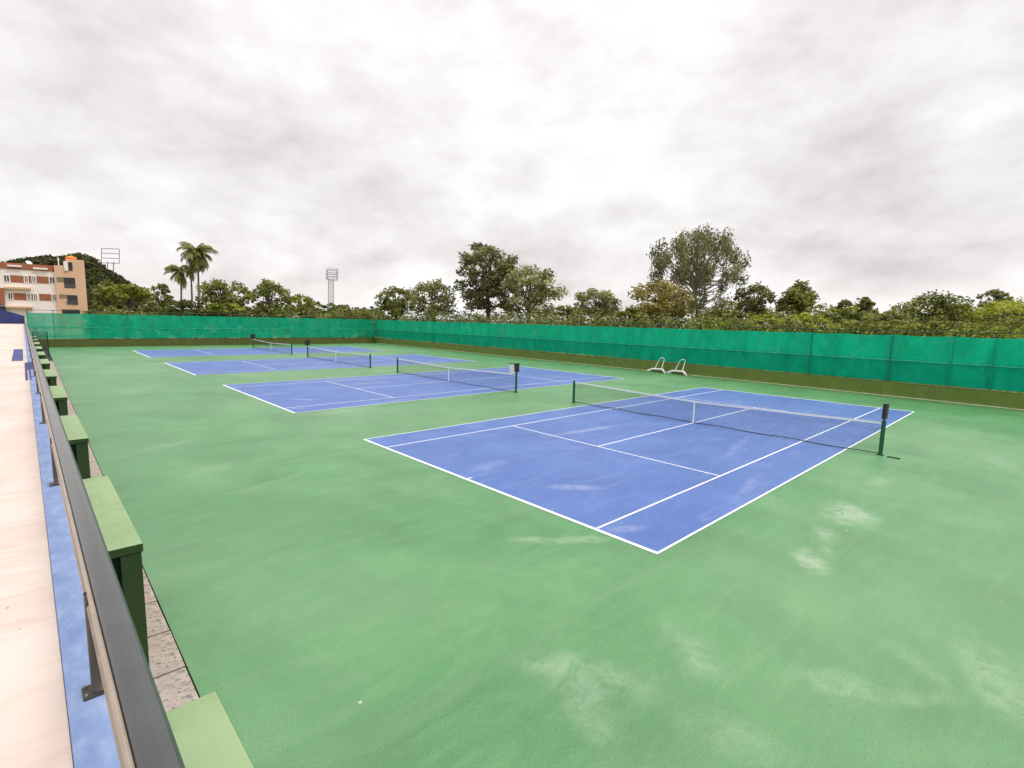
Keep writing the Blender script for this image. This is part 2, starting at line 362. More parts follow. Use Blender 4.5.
GZ = -0.6    # ground level outside the courts
def tree(label, u0, u1, vt, D, mat='olive', kind='round', dens=1.0, vb=316, bark=None, group='trees beyond the court fences', cat='tree', name='broadleaf_tree', leaf=None, seed=0, trunk_u=None):
    rng = np.random.default_rng(1000 + seed + int(u0 * 7 + vt * 13))
    uc = (u0 + u1) / 2
    top = at_d(uc, vt, D); bot = at_d(uc, vb, D); sx = (u1 - u0) / 2 / FPX * D
    base_u = trunk_u if trunk_u is not None else uc
    b = at_d(base_u, vb, D); base = Vector((b.x, b.y, GZ))
    cx, cy = bot.x, bot.y
    zt, zb = top.z, max(GZ + .4, bot.z)
    H = zt - zb; cz = (zt + zb) / 2
    root = empty(name, base, label, cat, group)
    px = D / FPX
    # clump centres
    K = {'round': 48, 'open': 58, 'umbrella': 34, 'euc': 120, 'cone': 34, 'bush': 26}[kind]
    K = int(K * (1 if (u1 - u0) > 45 else .7))
    cl = []
    tries = 0
    while len(cl) < K and tries < 4000:
        tries += 1
        if kind in ('round', 'open', 'euc'):
            z = rng.uniform(-1, 1); rm = (1 - z**2.6)**.5 if z > 0 else 1 - .28 * abs(z)**1.5
            a_ = rng.uniform(0, 2*PI); q_ = rm * math.sqrt(rng.uniform(.12, 1)); x, y = q_*math.cos(a_), q_*math.sin(a_)
        else:
            p = rng.uniform(-1, 1, 3); rr = np.linalg.norm(p)
            if rr > 1 or rr < (.35 if kind != 'cone' else .0): continue
            x, y, z = p
        if kind == 'umbrella': z = .25 + .75 * (1 - (x*x + y*y)) * rng.uniform(.45, 1) - .55 * rng.random() * (rng.random() < .5)
        if kind == 'cone':
            k = (1 - (z * .5 + .5)) * .85 + .12; x = x * k + .28 * z; y *= k
        if kind == 'euc' and z < -.2 and (rng.random() < .6 or q_ > .75): continue
        if kind == 'bush': z = abs(z) * 1.7 - .8
        cr = rng.uniform(.15, .27) if kind != 'euc' else rng.uniform(.07, .125)
        if kind == 'open': cr *= .9
        if any((x-a[0])**2 + (y-a[1])**2 + (z-a[2])**2 < (.22 * (1 if kind != 'euc' else .62))**2 for a in cl): continue
        cl.append((x, y, z, cr))
    ex = (1 - .16)
    area = (u1 - u0) * (vb - vt) * .8
    N = int(area * 1.3 * dens) + 200
    ls = (leaf or 1.55) * px
    cl = np.array(cl)
    wgt = cl[:, 3] ** 2; wgt /= wgt.sum()
    idx = rng.choice(len(cl), N, p=wgt)
    g = rng.normal(size=(N, 3)); g /= np.linalg.norm(g, axis=1)[:, None]; g *= (rng.random(N) ** .45)[:, None]
    R = cl[idx, 3][:, None]
    cc = cl[idx, :3] * ex
    S = np.array([sx, sx, H / 2])
    asp = np.array([1, 1, .75]) if kind not in ('euc',) else np.array([.9, .9, 1.5])
    if kind == 'umbrella': asp = np.array([1.35, 1.35, .55])
    g = g + rng.normal(size=(N, 3)) * .16
    P = cc * S + g * R * asp * np.array([sx, sx, max(sx, H/2) if kind != 'bush' else H/2])
    P = P + np.array([cx, cy, cz])
    P[:, 2] = np.maximum(P[:, 2], GZ + .2)
    tone_c = rng.uniform(0, 1, len(cl))
    tone = .75 * tone_c[idx] + .25 * rng.random(N)
    P = P - np.array(base)
    leaf_obj('crown', LEAF[mat], P, None, ls, root, tone, .55 if kind != 'euc' else .34, 1.1 if kind == 'euc' else .15, rng)
    # trunk + limbs
    mb = MB(); th = max(.07, sx * (.055 if kind != 'euc' else .03))
    fork = Vector((cx, cy, zb + H * (.22 if kind != 'bush' else .05))) - base
    top_p = Vector((cx, cy, zt - H * .22)) - base
    j = Vector((rng.uniform(-.3, .3), rng.uniform(-.3, .3), 0))
    mb.tube([(0,0,-.3), tuple(fork * .5 + j), tuple(fork), tuple((fork + top_p) / 2 + j * 2), tuple(top_p)], [th*1.5, th*1.1, th*.9, th*.55, th*.15], 7)
    trunk = mb.build('trunk', bark or m_bark, root, True)
    lb = MB()
    for i in range(0, len(cl), 1 if kind in ('euc', 'open') else 2):
        e = Vector((cx + cl[i, 0]*ex*sx, cy + cl[i, 1]*ex*sx, cz + cl[i, 2]*ex*H/2)) - base
        tt = rng.uniform(0, .55); s0 = fork.lerp(top_p, tt * .8)
        if e.z < s0.z: s0 = fork * rng.uniform(.8, 1)
        md = s0.lerp(e, .5) + Vector((0, 0, -.06 * (e - s0).length)) + Vector(rng.normal(size=3)) * .04 * sx
        r0 = th * rng.uniform(.3, .5)
        lb.tube([tuple(s0), tuple(md), tuple(e)], [r0, r0 * .6, r0 * .15], 5)
    lb.build('limbs', bark or m_bark, root, True)
    return root

# ------------------------------------------------------------------ ground
g = MB(); g.quad((-2500, -2500, GZ), (2500, -2500, GZ), (2500, 2500, GZ), (-2500, 2500, GZ))
struct(g.build('ground', m_earth))

WALL = [(28.35, -26.0), (30.55, 13.0), (31.95, 69.3)]      # line of the right-hand wall at the court
BY0, BY1 = 70.55, 69.3                                     # back wall line y at x=-7.6 and x=31.95
XE = -6.705
s = MB(); s.add([(XE, -26, 0), (28.35, -26, 0), (30.55, 13, 0), (31.95, 69.3, 0), (-6.705, 70.55, 0),
                 (XE, -26, -.5), (28.35, -26, -.5), (30.55, 13, -.5), (31.95, 69.3, -.5), (-6.705, 70.55, -.5)],
                [(0,1,2,3,4), (0,4,9,5), (5,6,1,0), (6,7,2,1), (7,8,3,2), (8,9,4,3)])
struct(s.build('court_surround', m_green))

CY = [(0, 0), (-.05, 16.95), (-.15, 34), (-.22, 51.2)]
for i, (xs, y) in enumerate(CY):
    MB().quad((0, 0, 0), (23.77, 0, 0), (23.77, 10.97, 0), (0, 10.97, 0)).build('blue_court', m_blue, None, loc=(xs, y, .004))['kind'] = 'structure'
    L = MB()
    def ln(x0, y0, x1, y1): L.quad((x0, y0, 0), (x1, y0, 0), (x1, y1, 0), (x0, y1, 0))
    w = .05
    ln(0, 0, .09, 10.97); ln(23.68, 0, 23.77, 10.97)
    ln(.09, 0, 23.68, w); ln(.09, 10.97-w, 23.68, 10.97)
    ln(.09, 1.37, 23.68, 1.37+w); ln(.09, 9.6-w, 23.68, 9.6)
    for x in (5.485, 18.285): ln(x-w/2, 1.37+w, x+w/2, 9.6-w)
    ln(5.485+w/2, 5.46, 18.285-w/2, 5.51)
    ln(.09, 5.46, .24, 5.51); ln(23.53, 5.46, 23.68, 5.51)
    L.build('court_lines', m_line, None, loc=(xs, y, .008))['kind'] = 'structure'

# ------------------------------------------------------------------ nets
NETX = 11.885
def make_net(label):
    root = empty('tennis_net', (NETX, 5.485, 0), label, 'tennis net', 'nets across the four courts')
    hy = 6.40
    for sgn in (-1, 1):
        p = MB()
        prof = [(math.cos(a)*.062, math.sin(a)*.062 + sgn*hy) for a in [k*PI/6 for k in range(12)]]
        p.prism_z(prof, 0, 1.09)
        prof2 = [(math.cos(a)*.066, math.sin(a)*.066 + sgn*hy) for a in [k*PI/6 for k in range(12)]]
        p.prism_z(prof2, 1.09, 1.115)
        p.box((-.10, sgn*hy-.10, .0), (.10, sgn*hy+.10, .012))
        p.build('net_post', m_netpost, root)
    def top(y): return .914 + (1.065-.914) * (abs(y)/hy)**1.15
    def bot(y): return .035 + .03 * math.sin(abs(y)*1.3)**2
    yy = np.linspace(-hy+.05, hy-.05, 257)
    m = MB(); hw = .0017
    for y in yy:
        m.quad((0, y-hw, bot(y)), (0, y+hw, bot(y)), (0, y+hw, top(y)), (0, y-hw, top(y)))
    rows = 22; seg = np.linspace(-hy+.05, hy-.05, 25)
    for r in range(1, rows):
        for a, b in zip(seg[:-1], seg[1:]):
            za = bot(a) + (top(a)-bot(a)) * r/rows; zb_ = bot(b) + (top(b)-bot(b)) * r/rows
            hh = hw if r < rows-6 else .003      # doubled mesh along the top
            m.quad((.004, a, za-hh), (.004, b, zb_-hh), (.004, b, zb_+hh), (.004, a, za+hh))
    m.build('mesh_net', m_blackline, root)
    b = MB()
    for a, c in zip(seg[:-1], seg[1:]):
        za, zc = top(a), top(c)
        b.add([(-.008, a, za-.055), (.008, a, za-.055), (.008, a, za+.006), (-.008, a, za+.006),
               (-.008, c, zc-.055), (.008, c, zc-.055), (.008, c, zc+.006), (-.008, c, zc+.006)],
              [(0,1,5,4), (1,2,6,5), (2,3,7,6), (3,0,4,7)])
    b.build('white_headband', m_band, root)
    c = MB(); c.tube([(0, y, bot(y)-.01) for y in seg], .016, 6); c.build('bottom_cord', m_blackline, root)
    st = MB(); st.box((-.016, -.028, .0), (.016, .028, .925)); st.box((-.05, -.04, 0), (.05, .04, .015)); st.build('centre_strap', m_band, root)
    return root
net0 = make_net('nearest and largest tennis net, its right post topped by a slim black board')
for y, lab in ((17, 'second tennis net from the front, its right post carrying a black and white scoreboard'),
               (34, 'third tennis net from the front, black box on its far left post'),
               (51, 'farthest tennis net, small in front of the back green fence')):
    n = copy_tree(net0); n.location = (NETX, 5.485 + y, 0); n['label'] = lab

# scoreboards on posts
def scoreboard(y, label, cards=False, tilt=0, w=.24):
    root = empty('scoreboard', (NETX, y, 1.115), label, 'scoreboard', 'scoreboards on the net posts')
    root.rotation_euler = (0, tilt, 0)
    MB().tube([(0,0,-.02), (0,0,.18)], .022, 8).box((-.05,-.03,.03), (.12,.03,.055)).build('bracket', m_black, root)
    MB().box((-w, -.055, .07), (w, .055, .52)).build('case', m_black, root, bevel=.012)
    MB().box((-w-.012, -.068, .523), (w+.012, .068, .545)).build('cap', m_black, root)
    if cards:
        c = MB()
        for k in range(3):
            c.box((-w-.03-.012*k, -.06-.0*k+.03, -.0+.165*k), (-w-.012*k-.02, .34, .155+.165*k))
        c.build('score_cards', m_white, root)
        MB().box((-w-.07, .02, .50), (-w+.02, .36, .535)).build('card_rail', m_black, root)
    return root
scoreboard(-.915, 'slim black scoreboard leaning on the right post of the nearest net', tilt=.10, w=.15)
scoreboard(16.085, 'black scoreboard with white score cards on the right post of the second net', cards=True, w=.17)
scoreboard(45.885, 'small black scoreboard box on the left post of the third net', w=.24)
scoreboard(62.885, 'tiny black scoreboard box on the left post of the farthest net', w=.27)
MB().box((-.03, -.17, 0), (.03, .17, .03)).build('black_strip', m_black, None, bevel=.008, loc=(11.76, -1.29, .004), rz=-.1)  # short dark strip lying beside the post
tag(bpy.data.objects['black_strip'], 'short black bar lying on the green floor beside the nearest net post', 'bar')

# ------------------------------------------------------------------ perimeter walls and fences
def wall_run(name, label, pts, h, t, side, strip=True, mat=None):
    mat = mat or m_wall
    """concrete wall following pts; side = +1 puts the thickness to the left of the direction"""
    root = empty(name, (*pts[0], 0), label, 'wall')
    o = Vector((*pts[0], 0))
    m = MB(); c = MB(); e = MB()
    for a, b in zip(pts[:-1], pts[1:]):
        a = Vector((*a, 0)) - o; b = Vector((*b, 0)) - o; d = (b - a).normalized(); n = Vector((-d.y, d.x, 0)) * side
        def bar(mb, off0, off1, z0, z1):
            p = [a + n*off0, b + n*off0, b + n*off1, a + n*off1]
            mb.add([(q.x, q.y, z0) for q in p] + [(q.x, q.y, z1) for q in p], [(0,3,2,1),(4,5,6,7),(0,1,5,4),(1,2,6,5),(2,3,7,6),(3,0,4,7)])
        bar(m, 0, t, -.55, h); bar(e, -.09, -.002, .002, .035 if strip else .012)
        bar(c, -.02, t + .02, h + .002, h + .03)
    m.build('wall_body', mat, root); c.build('coping', mat, root)
    if strip: e.build('cream_kerb', m_cream, root)
    return root
wall_run('perimeter_wall', 'low olive green wall along the right side of the courts', WALL, .84, .22, -1)
wall_run('perimeter_wall', 'low olive green wall across the back of the courts', [(31.95, BY1 + .003), (-8.1, BY0)], .86, .22, -1, False, m_wallb)

def fence(label, pts, posts, z0, zs, z1, zr, thick=(), mats=(m_netL, m_netU), sag=.022, post_front=False, post_top=None, straps=(), hem=True):
    root = empty('windbreak_fence', (*pts[0], z0), label, 'fence')
    o = Vector((*pts[0], z0))
    P = [Vector((*p, 0)) for p in pts]
    lens = [(b - a).length for a, b in zip(P[:-1], P[1:])]; T = sum(lens)
    def at(s):
        s = max(0, min(T, s))
        for k, l in enumerate(lens):
            if s <= l + 1e-6: d = (P[k+1]-P[k]).normalized(); return P[k] + d*s, d
            s -= l
        return P[-1], (P[-1]-P[-2]).normalized()
    step = .5; ns = int(T/step)
    rng = np.random.default_rng(5)
    cs = sorted(posts)
    def sheet(name, za, zb, off, mat, rows=5):
        m = MB(); ph = rng.uniform(0, 9)
        for i in range(ns + 1):
            s = T * i / ns; p, d = at(s); n = Vector((d.y, -d.x, 0))
            nb = min((abs(s - q) for q in cs), default=0); sg = sag * min(1, nb / 1.3) + .018 * math.sin(s * 2.3 + ph)
            for r in range(rows + 1):
                t = r / rows; z = za + (zb - za) * t - (sg if zb == z1 else sg * .5) * t - (1-t) * .5 * sg + (1-t)*.02
                w = off + .035 * math.sin(s*1.7 + ph + 2.1*t) * math.sin(PI*t) + .02 * math.sin(s*4.1 + t*5)
                q = p + n * w - o; m.v.append((q.x, q.y, z - z0))
        for i in range(ns):
            for r in range(rows):
                a = i*(rows+1) + r; m.f.append((a, a+rows+1, a+rows+2, a+1))
        m.build(name, mat, root, True)
    sheet('lower_net', z0 + .03, zs, .115, mats[0]); sheet('upper_net', zs - .14, z1, .16, mats[1])
    sheet('hem_band', zs - .15, zs - .06, .172, m_hem, 1)
    pz = (z1 + .12 if post_top is None else post_top) - z0
    for s in cs:
        p, d = at(s); n = Vector((d.y, -d.x, 0)); q = p + n * (-.085 if post_front else .0) - o
        r = .055 if s in thick else .035
        if post_front: q = p + n * .0 - o
        MB().tube([(q.x, q.y, 0), (q.x, q.y, pz)], r, 8).build('post', m_pole, root)
        # cover strap holding the net to the post
        q2 = p + n * .195 - o
        if s in straps: MB().tube([(q2.x, q2.y, .05), (q2.x, q2.y, z1 - z0 - .04)], r * .6, 6).build('tie_pole', m_polel if s in thick else m_poleg, root)
    for z, rr, nm in ((zr, .028, 'top_rail'), (zs - .02, .022, 'middle_rail')):
        m = MB(); a = 0
        pl = []
        for i in range(int(T/3)+2):
            s = min(T, i*3); p, d = at(s); n = Vector((d.y, -d.x, 0)); q = p + n*(.10 if nm == 'middle_rail' else 0) - o; pl.append((q.x, q.y, z - z0 + rng.uniform(-.01, .01)))
        m.tube(pl, rr, 6); m.build(nm, m_pole if nm == 'top_rail' else m_polel, root)
    return root
# right fence: s measured from (28.35,-26)
def s_right(y):
    l1 = math.dist(WALL[0], WALL[1])
    return (y + 26) / 39 * l1 if y < 13 else l1 + (y - 13) / 56.3 * math.dist(WALL[1], WALL[2])
# travel from far corner to near end so that the sheet normal (d.y,-d.x) points to the courts
LT = math.dist(WALL[0], WALL[1]) + math.dist(WALL[1], WALL[2])
OFF = .17
ptsR = [(x + OFF, y) for x, y in WALL][::-1]
prs = [8.17, 6.75, 5.25, 2.33, -.53, -2.23, -5.2, -8.2, -11.2, -14.2, -17.2, -20.2, -23.2] + [11.1 + 3.0*k for k in range(20)]
prs = [y for y in prs if y < 69]
fence('tall teal shade net fence with a darker lower half, along the right side', ptsR, [LT - s_right(y) for y in prs], .875, 2.30, 3.68, 3.93,
      thick=[LT - s_right(y) for y in (6.75, 2.33)], mats=(m_netL, m_netU), straps=[LT - s_right(y) for y in (6.75, 2.33, -.53, -2.23)])
ptsB = [(-8.1, BY0 + .19), (32.1, BY1 + .17)]
bps = [.05] + [(-5.98 + 8.1) + 3.2*k for k in range(12)]
fence('teal shade net fence across the back, in front of the palms and building', ptsB, bps, .895, 2.25, 3.72, 4.02, mats=(m_netO, m_netO), post_top=4.03)

# ------------------------------------------------------------------ two white squeegees leaning on the right wall
def squeegee(label):
    root = empty('floor_squeegee', (0,0,0), label, 'squeegee', 'white squeegees by the right wall')
    b = MB()
    P = [(-.12, .78, .06), (-.10, .50, .20), (-.16, -.22, .22), (-.55, -.62, .06)]
    for w in (0,):
        b.tube(P, .065, 8)
    b.build('roller_frame', m_white, root, True)
    b2 = MB(); b2.tube([(-.10+.05, .55, .08), (-.10+.03, -.2, .08)], .05, 8); b2.build('under_tube', worn_dark, root, True)  # dark tube low under the frame
    h = MB(); h.tube([(-.10, .34, .2), (.02, .13, .84), (.03, .06, .93), (.03, -.13, .95), (.01, -.20, .88), (-.12, -.12, .2)], .024, 8); h.build('loop_handle', m_white, root, True)
    return root
worn_dark = worn('dark_olive_tube', (.12, .13, .07), .2, 8, .9)
q0 = squeegee('left of two white squeegees with loop handles by the right wall'); q0.location = (30.28, 17.9, .0); q0.scale = (1.4, 1.4, 1.3)
q1 = copy_tree(q0); q1.location = (30.2, 16.0, 0); q1['label'] = 'right of two white squeegees with loop handles by the right wall'

# ------------------------------------------------------------------ the terrace on the left (local frame turned slightly)
TR = .009
TL = (CAM.x, CAM.y, 0)
ZP = 2.53
def tb_(mb, name, mat, **k): return mb.build(name, mat, None, loc=TL, rz=TR, **k)
f = MB(); f.box((-9, -8, -.6), (.018, 74.3, ZP)); struct(tb_(f, 'terrace_floor', m_floor))
f = MB(); f.box((.020, -8, -.6), (.172, 74.3, ZP + .012)); struct(tb_(f, 'terrace_kerb', m_curb, bevel=.006))
def loc_of(u, v, z):
    d = ray(u, v); p = CAM + d * ((z - CAM.z) / d.z)
    q = Matrix.Rotation(-TR, 3, 'Z') @ (p - Vector(TL)); return q
# flat navy patches on floor and kerb
def patch(name, label, quads, z):
    m = MB()
    for (x0, y0, x1, y1) in quads: m.quad((x0, y0, z), (x1, y0, z), (x1, y1, z), (x0, y1, z))
    struct(tb_(m, name, m_navy))
def rect(u0, u1, v0, v1):
    a, b = loc_of(u0, v1, ZP), loc_of(u1, v1, ZP); c, d = loc_of(u0, v0, ZP), loc_of(u1, v0, ZP)
    return [(a.x + c.x)/2, (a.y + b.y)/2, (b.x + d.x)/2, (c.y + d.y)/2]
q1_ = rect(12.8, 23, 349.2, 361); patch('navy_patch', '', [q1_], ZP + .003)
qa, qb = rect(24.2, 33, 362.6, 370), rect(25.4, 28.2, 370, 380.4)
patch('navy_patch', '', [(-.05, qa[1], .0175, qa[3]), (-.05, qb[1], -.005, qa[1])], ZP + .0035)
patch('navy_patch', '', [(.0205, qa[1], .171, qa[3]), (.0205, qb[1], .05, qa[1])], ZP + .015)
w = MB()
a, b, c = at_y(-12, 305.5, 72.3), at_y(0, 309, 72.3), at_y(24.5, 316, 72.3)
w.add([(a.x-3, 72.3, -.6), (c.x, 72.3, -.6), (c.x, 72.3, c.z), (b.x, 72.3, b.z), (a.x-3, 72.3, a.z+.3), (a.x-3, 72.7, -.6), (c.x, 72.7, -.6), (c.x, 72.7, c.z), (b.x, 72.7, b.z), (a.x-3, 72.7, a.z+.3)],
      [(0,1,2,3,4), (9,8,7,6,5), (1,6,7,2), (2,7,8,3), (3,8,9,4), (5,0,4,9), (0,5,6,1)])
tag(w.build('sloping_parapet', m_navy), 'navy blue sloping parapet at the far end of the pink walkway', 'parapet')

# handrail
hr = empty('handrail', TL, 'long dark grey metal handrail on short posts beside the walkway', 'handrail', rz=TR)
Z0 = CAM.z
Y0, Y1 = -6.0, 74.4
def prof_sweep(prof, name, mat):
    m = MB(); n = len(prof); ys = [Y0 + (Y1-Y0)*(k/60)**1.6 for k in range(61)]
    for y in ys:
        for x, z in prof: m.v.append((x, y, z))
    for i in range(60):
        for j in range(n): m.f.append((i*n+j, i*n+(j+1)%n, (i+1)*n+(j+1)%n, (i+1)*n+j))
    ob = m.build(name, mat, hr, True); e_ = ob.modifiers.new('split', 'EDGE_SPLIT'); e_.split_angle = .6; return ob
zt = 3.004
def arc(cx, cz, r, a0, a1, n=5): return [(cx + r*math.cos(a0+(a1-a0)*k/n), cz + r*math.sin(a0+(a1-a0)*k/n)) for k in range(n+1)]
top_prof = [(.118, zt-.052), (.196, zt-.052), (.197, zt-.020)] + [(.157 + .040*math.cos(a), zt - .020 + .020*math.sin(a)**.8) for a in [PI*k/14 for k in range(1, 14)]] + [(.117, zt-.020)]
prof_sweep(top_prof, 'top_rail', m_rail)
prof_sweep([(.103, zt-.052), (.1148, zt-.052), (.1148, zt-.016)] + arc(.109, zt-.018, .0055, PI/2, PI, 4), 'floor_tinted_lip', m_trim)  # beige puts the pink floor's reflection on this lip into its colour
prof_sweep([(.1972, zt-.050), (.2010, zt-.050), (.2010, zt-.026), (.1972, zt-.026)], 'edge_strip', m_pole)
posts_y = [2.44 + 3.3*k for k in range(-2, 22) if 2.44 + 3.3*k < 74]
for k, y in enumerate(posts_y):
    p = MB(); p.tube([(.121, y, ZP+.02), (.121, y, zt-.053)], .027, 16); p.build('post', m_post, hr, True)
    q = MB(); q.box((.066, y-.045, ZP+.013), (.152, y+.045, ZP+.021)); pl = q.build('base_plate', m_post, hr, bevel=.002)
    if k in (2, 3):
        for dx, dy in ((-.032, -.032), (.026, -.032), (-.032, .032), (.026, .032)):
            MB().tube([(.109+dx, y+dy, ZP+.0215), (.109+dx, y+dy, ZP+.030)], .006, 6).build('bolt', m_steel, pl)
for y in posts_y[:-1]:
    MB().tube([(.109, y+.022, ZP+.37), (.109, y+3.278, ZP+.37)], .0105, 10).build('lower_rail', m_trim, hr, True)

# bench-like green blocks against the terrace
def make_block(label):
    root = empty('concrete_block', (0,0,0), label, 'concrete block', 'green concrete blocks along the terrace')
    Lb = 3.2
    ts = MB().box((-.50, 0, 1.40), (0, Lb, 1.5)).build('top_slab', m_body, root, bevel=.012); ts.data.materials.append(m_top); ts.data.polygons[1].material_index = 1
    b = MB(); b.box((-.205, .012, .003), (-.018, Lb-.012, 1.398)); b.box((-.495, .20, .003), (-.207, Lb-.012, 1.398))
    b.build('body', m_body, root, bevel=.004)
    return root
near = [-3.95, 2.26, 8.67, 15.34, 21.94, 28.4, 34.8, 41.2, 47.6, 54.0, 60.4]
blab = ['pale green topped block at the bottom of the picture, cut off by the lower edge',
        'second green block from the front, its dark near end showing a black slot',
        'third green block from the front, pale top above a dark green end',
        'fourth green block from the front beside the handrail',
        'fifth green block from the front, half the size of the fourth',
        'sixth green block from the front, just a pale slab with a dark end',
        'seventh green block from the front, in the middle of the shrinking far row',
        'eighth green block from the front, near the thin black gate frame',
        'ninth green block from the front, small beside the handrail',
        'tenth green block from the front, last but one in the row',
        'farthest tiny green block in the row, nearest the back fence']
b0 = None
for y, lab in zip(near, blab):
    if b0 is None: b0 = make_block(lab); bb = b0
    else: bb = copy_tree(b0); bb['label'] = lab
    bb.location = (-7.008 - .0085 * (y - 2.26) if y > 0 else -6.973, y, 0); bb.rotation_euler = (0, 0, .0085)

# drain cover slabs along the court edge
sl0 = None; y = -4.33; k = 0
while y < 50:
    if sl0 is None:
        m = MB(); m.box((-.49, .012, -.09), (.334, .892, 0)); sl0 = m.build('paving_slab', m_slab, None, bevel=.006); so = sl0
    else: so = sl0.copy(); COL.objects.link(so)
    so.location = (-7.05, y, -.006 - .004*random.random()); so.rotation_euler = (0, 0, random.uniform(-.006, .006))
    ed = {4: 'pitted concrete slab nearest the bottom green block, in the first gap', 5: 'pitted concrete slab in the middle of the first gap beside the court',
          6: 'concrete slab at the narrow far end of the first gap between green blocks'}
    tag(so, ed.get(k, 'weathered concrete slab in the strip between green blocks and court'), 'paving slab', 'concrete slabs along the court edge')
    y += .915; k += 1
m = MB(); m.box((-.51, -30, -.5), (.34, 75, -.12)); struct(m.build('drain_channel', m_blackline, None, loc=(-7.05, 0, 0)))

# thin gate frame far left
gt = empty('gate_frame', (-7.75, 54.6, 0), 'thin black gate frame standing between far green blocks and court', 'gate')
m = MB()
m.tube([(.90, 0, 0), (.90, 0, 2.17)], .035, 6).tube([(0, 0, 2.17), (.9, 0, 2.17)], .025, 6).tube([(0, 0, 0), (0, 0, 2.17)], .03, 6).tube([(0, 0, 1.05), (.9, 0, 1.05)], .015, 6)
m.build('frame', m_black, gt)
m = MB()
for k in range(1, 14): m.tube([(.9*k/14, 0, 0), (.9*k/14, 0, 2.15)], .006, 4, False)
for k in range(1, 30): m.tube([(0, 0, 2.15*k/30), (.9, 0, 2.15*k/30)], .006, 4, False)
m.build('wire_mesh', m_pole, gt)

# ------------------------------------------------------------------ building
BYF = 128.0
def bx(px): return at_y(px, 290, BYF).x
def bz(v, px=28): return at_y(px, v, BYF).z
bl = empty('apartment_building', (bx(28), BYF, GZ), 'white and peach apartment block with red brown panels left of the palms', 'building')
BO = Vector((bx(28), BYF, GZ))
def rb(mb, x0, x1, z0, z1, y0=0, y1=.1): mb.box((min(x0,x1)-BO.x, y0, min(z0,z1)-BO.z), (max(x0,x1)-BO.x, y1, max(z0,z1)-BO.z)); return mb
xL, xM, xR = bx(-90), bx(56), bx(86)
zRoof = bz(264, 28)
MBw = rb(MB(), xL, xM, GZ, bz(270, 28), 0, 14); MBw.build('white_wall', m_bwhite, bl)
rb(MB(), xL, xM - .02, bz(269.9, 28), zRoof, -.12, 14).build('brown_parapet', m_bbrown, bl)
for x0, x1, v in ((9.5, 24, 267), (35, 49.5, 268)): rb(MB(), bx(x0), bx(x1), bz(v+.8), bz(v-.9), -.5, -.125).build('ledge', m_bwhite, bl)
tz = bz(260.3, 80); tz2 = bz(265.8, 62)
rb(MB(), xM, bx(69.5), GZ, tz2, -.6, 12).build('peach_wall', m_bpeach, bl)
rb(MB(), bx(69.5), xR, GZ, tz, -.6, 12).build('stair_tower', m_bpeach, bl)
def window(x0, x1, v0, v1, ref, yb=0):
    z0, z1 = bz(v1, ref), bz(v0, ref)
    a, b = bx(x0), bx(x1)
    w = MB(); th = .12
    for (p, q, r_, s_) in ((a, a+th, z0, z1), (b-th, b, z0, z1), (a+th, b-th, z0, z0+th), (a+th, b-th, z1-th, z1), ((a+b)/2-.05, (a+b)/2+.05, z0+th, z1-th)):
        rb(w, p, q, r_, s_, yb-.10, yb-.003)
    wo = w.build('window', m_bwhite, bl)
    pn = MB(); rb(pn, a+th+.002, b-th-.002, z0+th, z1-th, yb-.05, yb-.02); pn.build('pane', m_glass_shade, wo)
def panel(x0, x1, v0, v1, ref, mat=None, yb=0, d=.06): rb(MB(), bx(x0), bx(x1), bz(v1, ref), bz(v0, ref), yb-d, yb-.003).build('cladding_panel', mat or m_bbrown, bl)
for r_, (v0, v1) in enumerate(((275.6, 283), (293.2, 300.3))):
    for x0, x1 in ((-62, -57), (-40, -35), (-28, -22), (-12, -7), (4.6, 11) if r_ == 0 else (7, 12.6), (25, 29.5) if r_ == 0 else (26, 30.5), (32.6, 37), (50, 56) if r_ == 0 else (51, 55.8)): window(x0, x1, v0, v1, (x0+x1)/2*.3+20)
    for x0, x1 in ((-56, -41), (-21, -13), (11.6, 24.5) if r_ == 0 else (13, 25.6), (29.9, 32.2) if r_ == 0 else (30.9, 32.2), (37.6, 49.5) if r_ == 0 else (38.6, 50.5)): panel(x0, x1, v0 + .3, v1 - .1, (x0+x1)/2*.3+20)
rb(MB(), bx(4.6), bx(31), bz(308.2), bz(306.5), -1.0, -.003).build('balcony_slab', m_bpeach, bl)
rb(MB(), bx(4.6), bx(31), bz(289.5), bz(287.6), -.7, -.003).build('balcony_slab', m_bpeach, bl)
rb(MB(), bx(-30), bx(4), bz(305), bz(289), -.5, -.003).build('cladding_panel', m_bbrown, bl)
rb(MB(), bx(-30), bx(4), bz(312), bz(307), -.5, -.003).build('ground_shade_panel', m_glass_shade, bl)  # flat dark panel drawn as a shaded opening
def shade_panel(x0, x1, v0, v1, mat, nm='balcony_shade_panel'):
    return rb(MB(), bx(x0), bx(x1), bz(v1, 66), bz(v0, 66), -.66, -.603).build(nm, mat, bl)
shade_panel(57.5, 64.5, 277.6, 282.3, m_olive, 'recess_shade_panel'); d1 = shade_panel(64.6, 75.6, 277.6, 287.8, m_glass_shade)
shade_panel(58.8, 66.3, 294.6, 298.2, m_olive, 'recess_shade_panel'); d2 = shade_panel(66.4, 76.6, 295, 304.4, m_glass_shade)
shade_panel(60, 78, 309.4, 313.5, m_glass_shade)
for d_, v in ((d1, 284.2), (d2, 301)):
    m = MB()
    for k in range(3): rb(m, bx(65), bx(75.4), bz(v+k*1.3+.15, 66), bz(v+k*1.3-.15, 66), -.74, -.665)
    m.build('railing', m_steel, d_)
rb(MB(), bx(70.2), bx(74.2), bz(271, 72), bz(262.6, 72), -.66, -.603).build('tower_window', m_glass_shade, bl)
rb(MB(), bx(66), bx(69.4), bz(271, 68), bz(261.5, 68), -.9, 1.5).build('stair_cover', m_bwhite, bl)
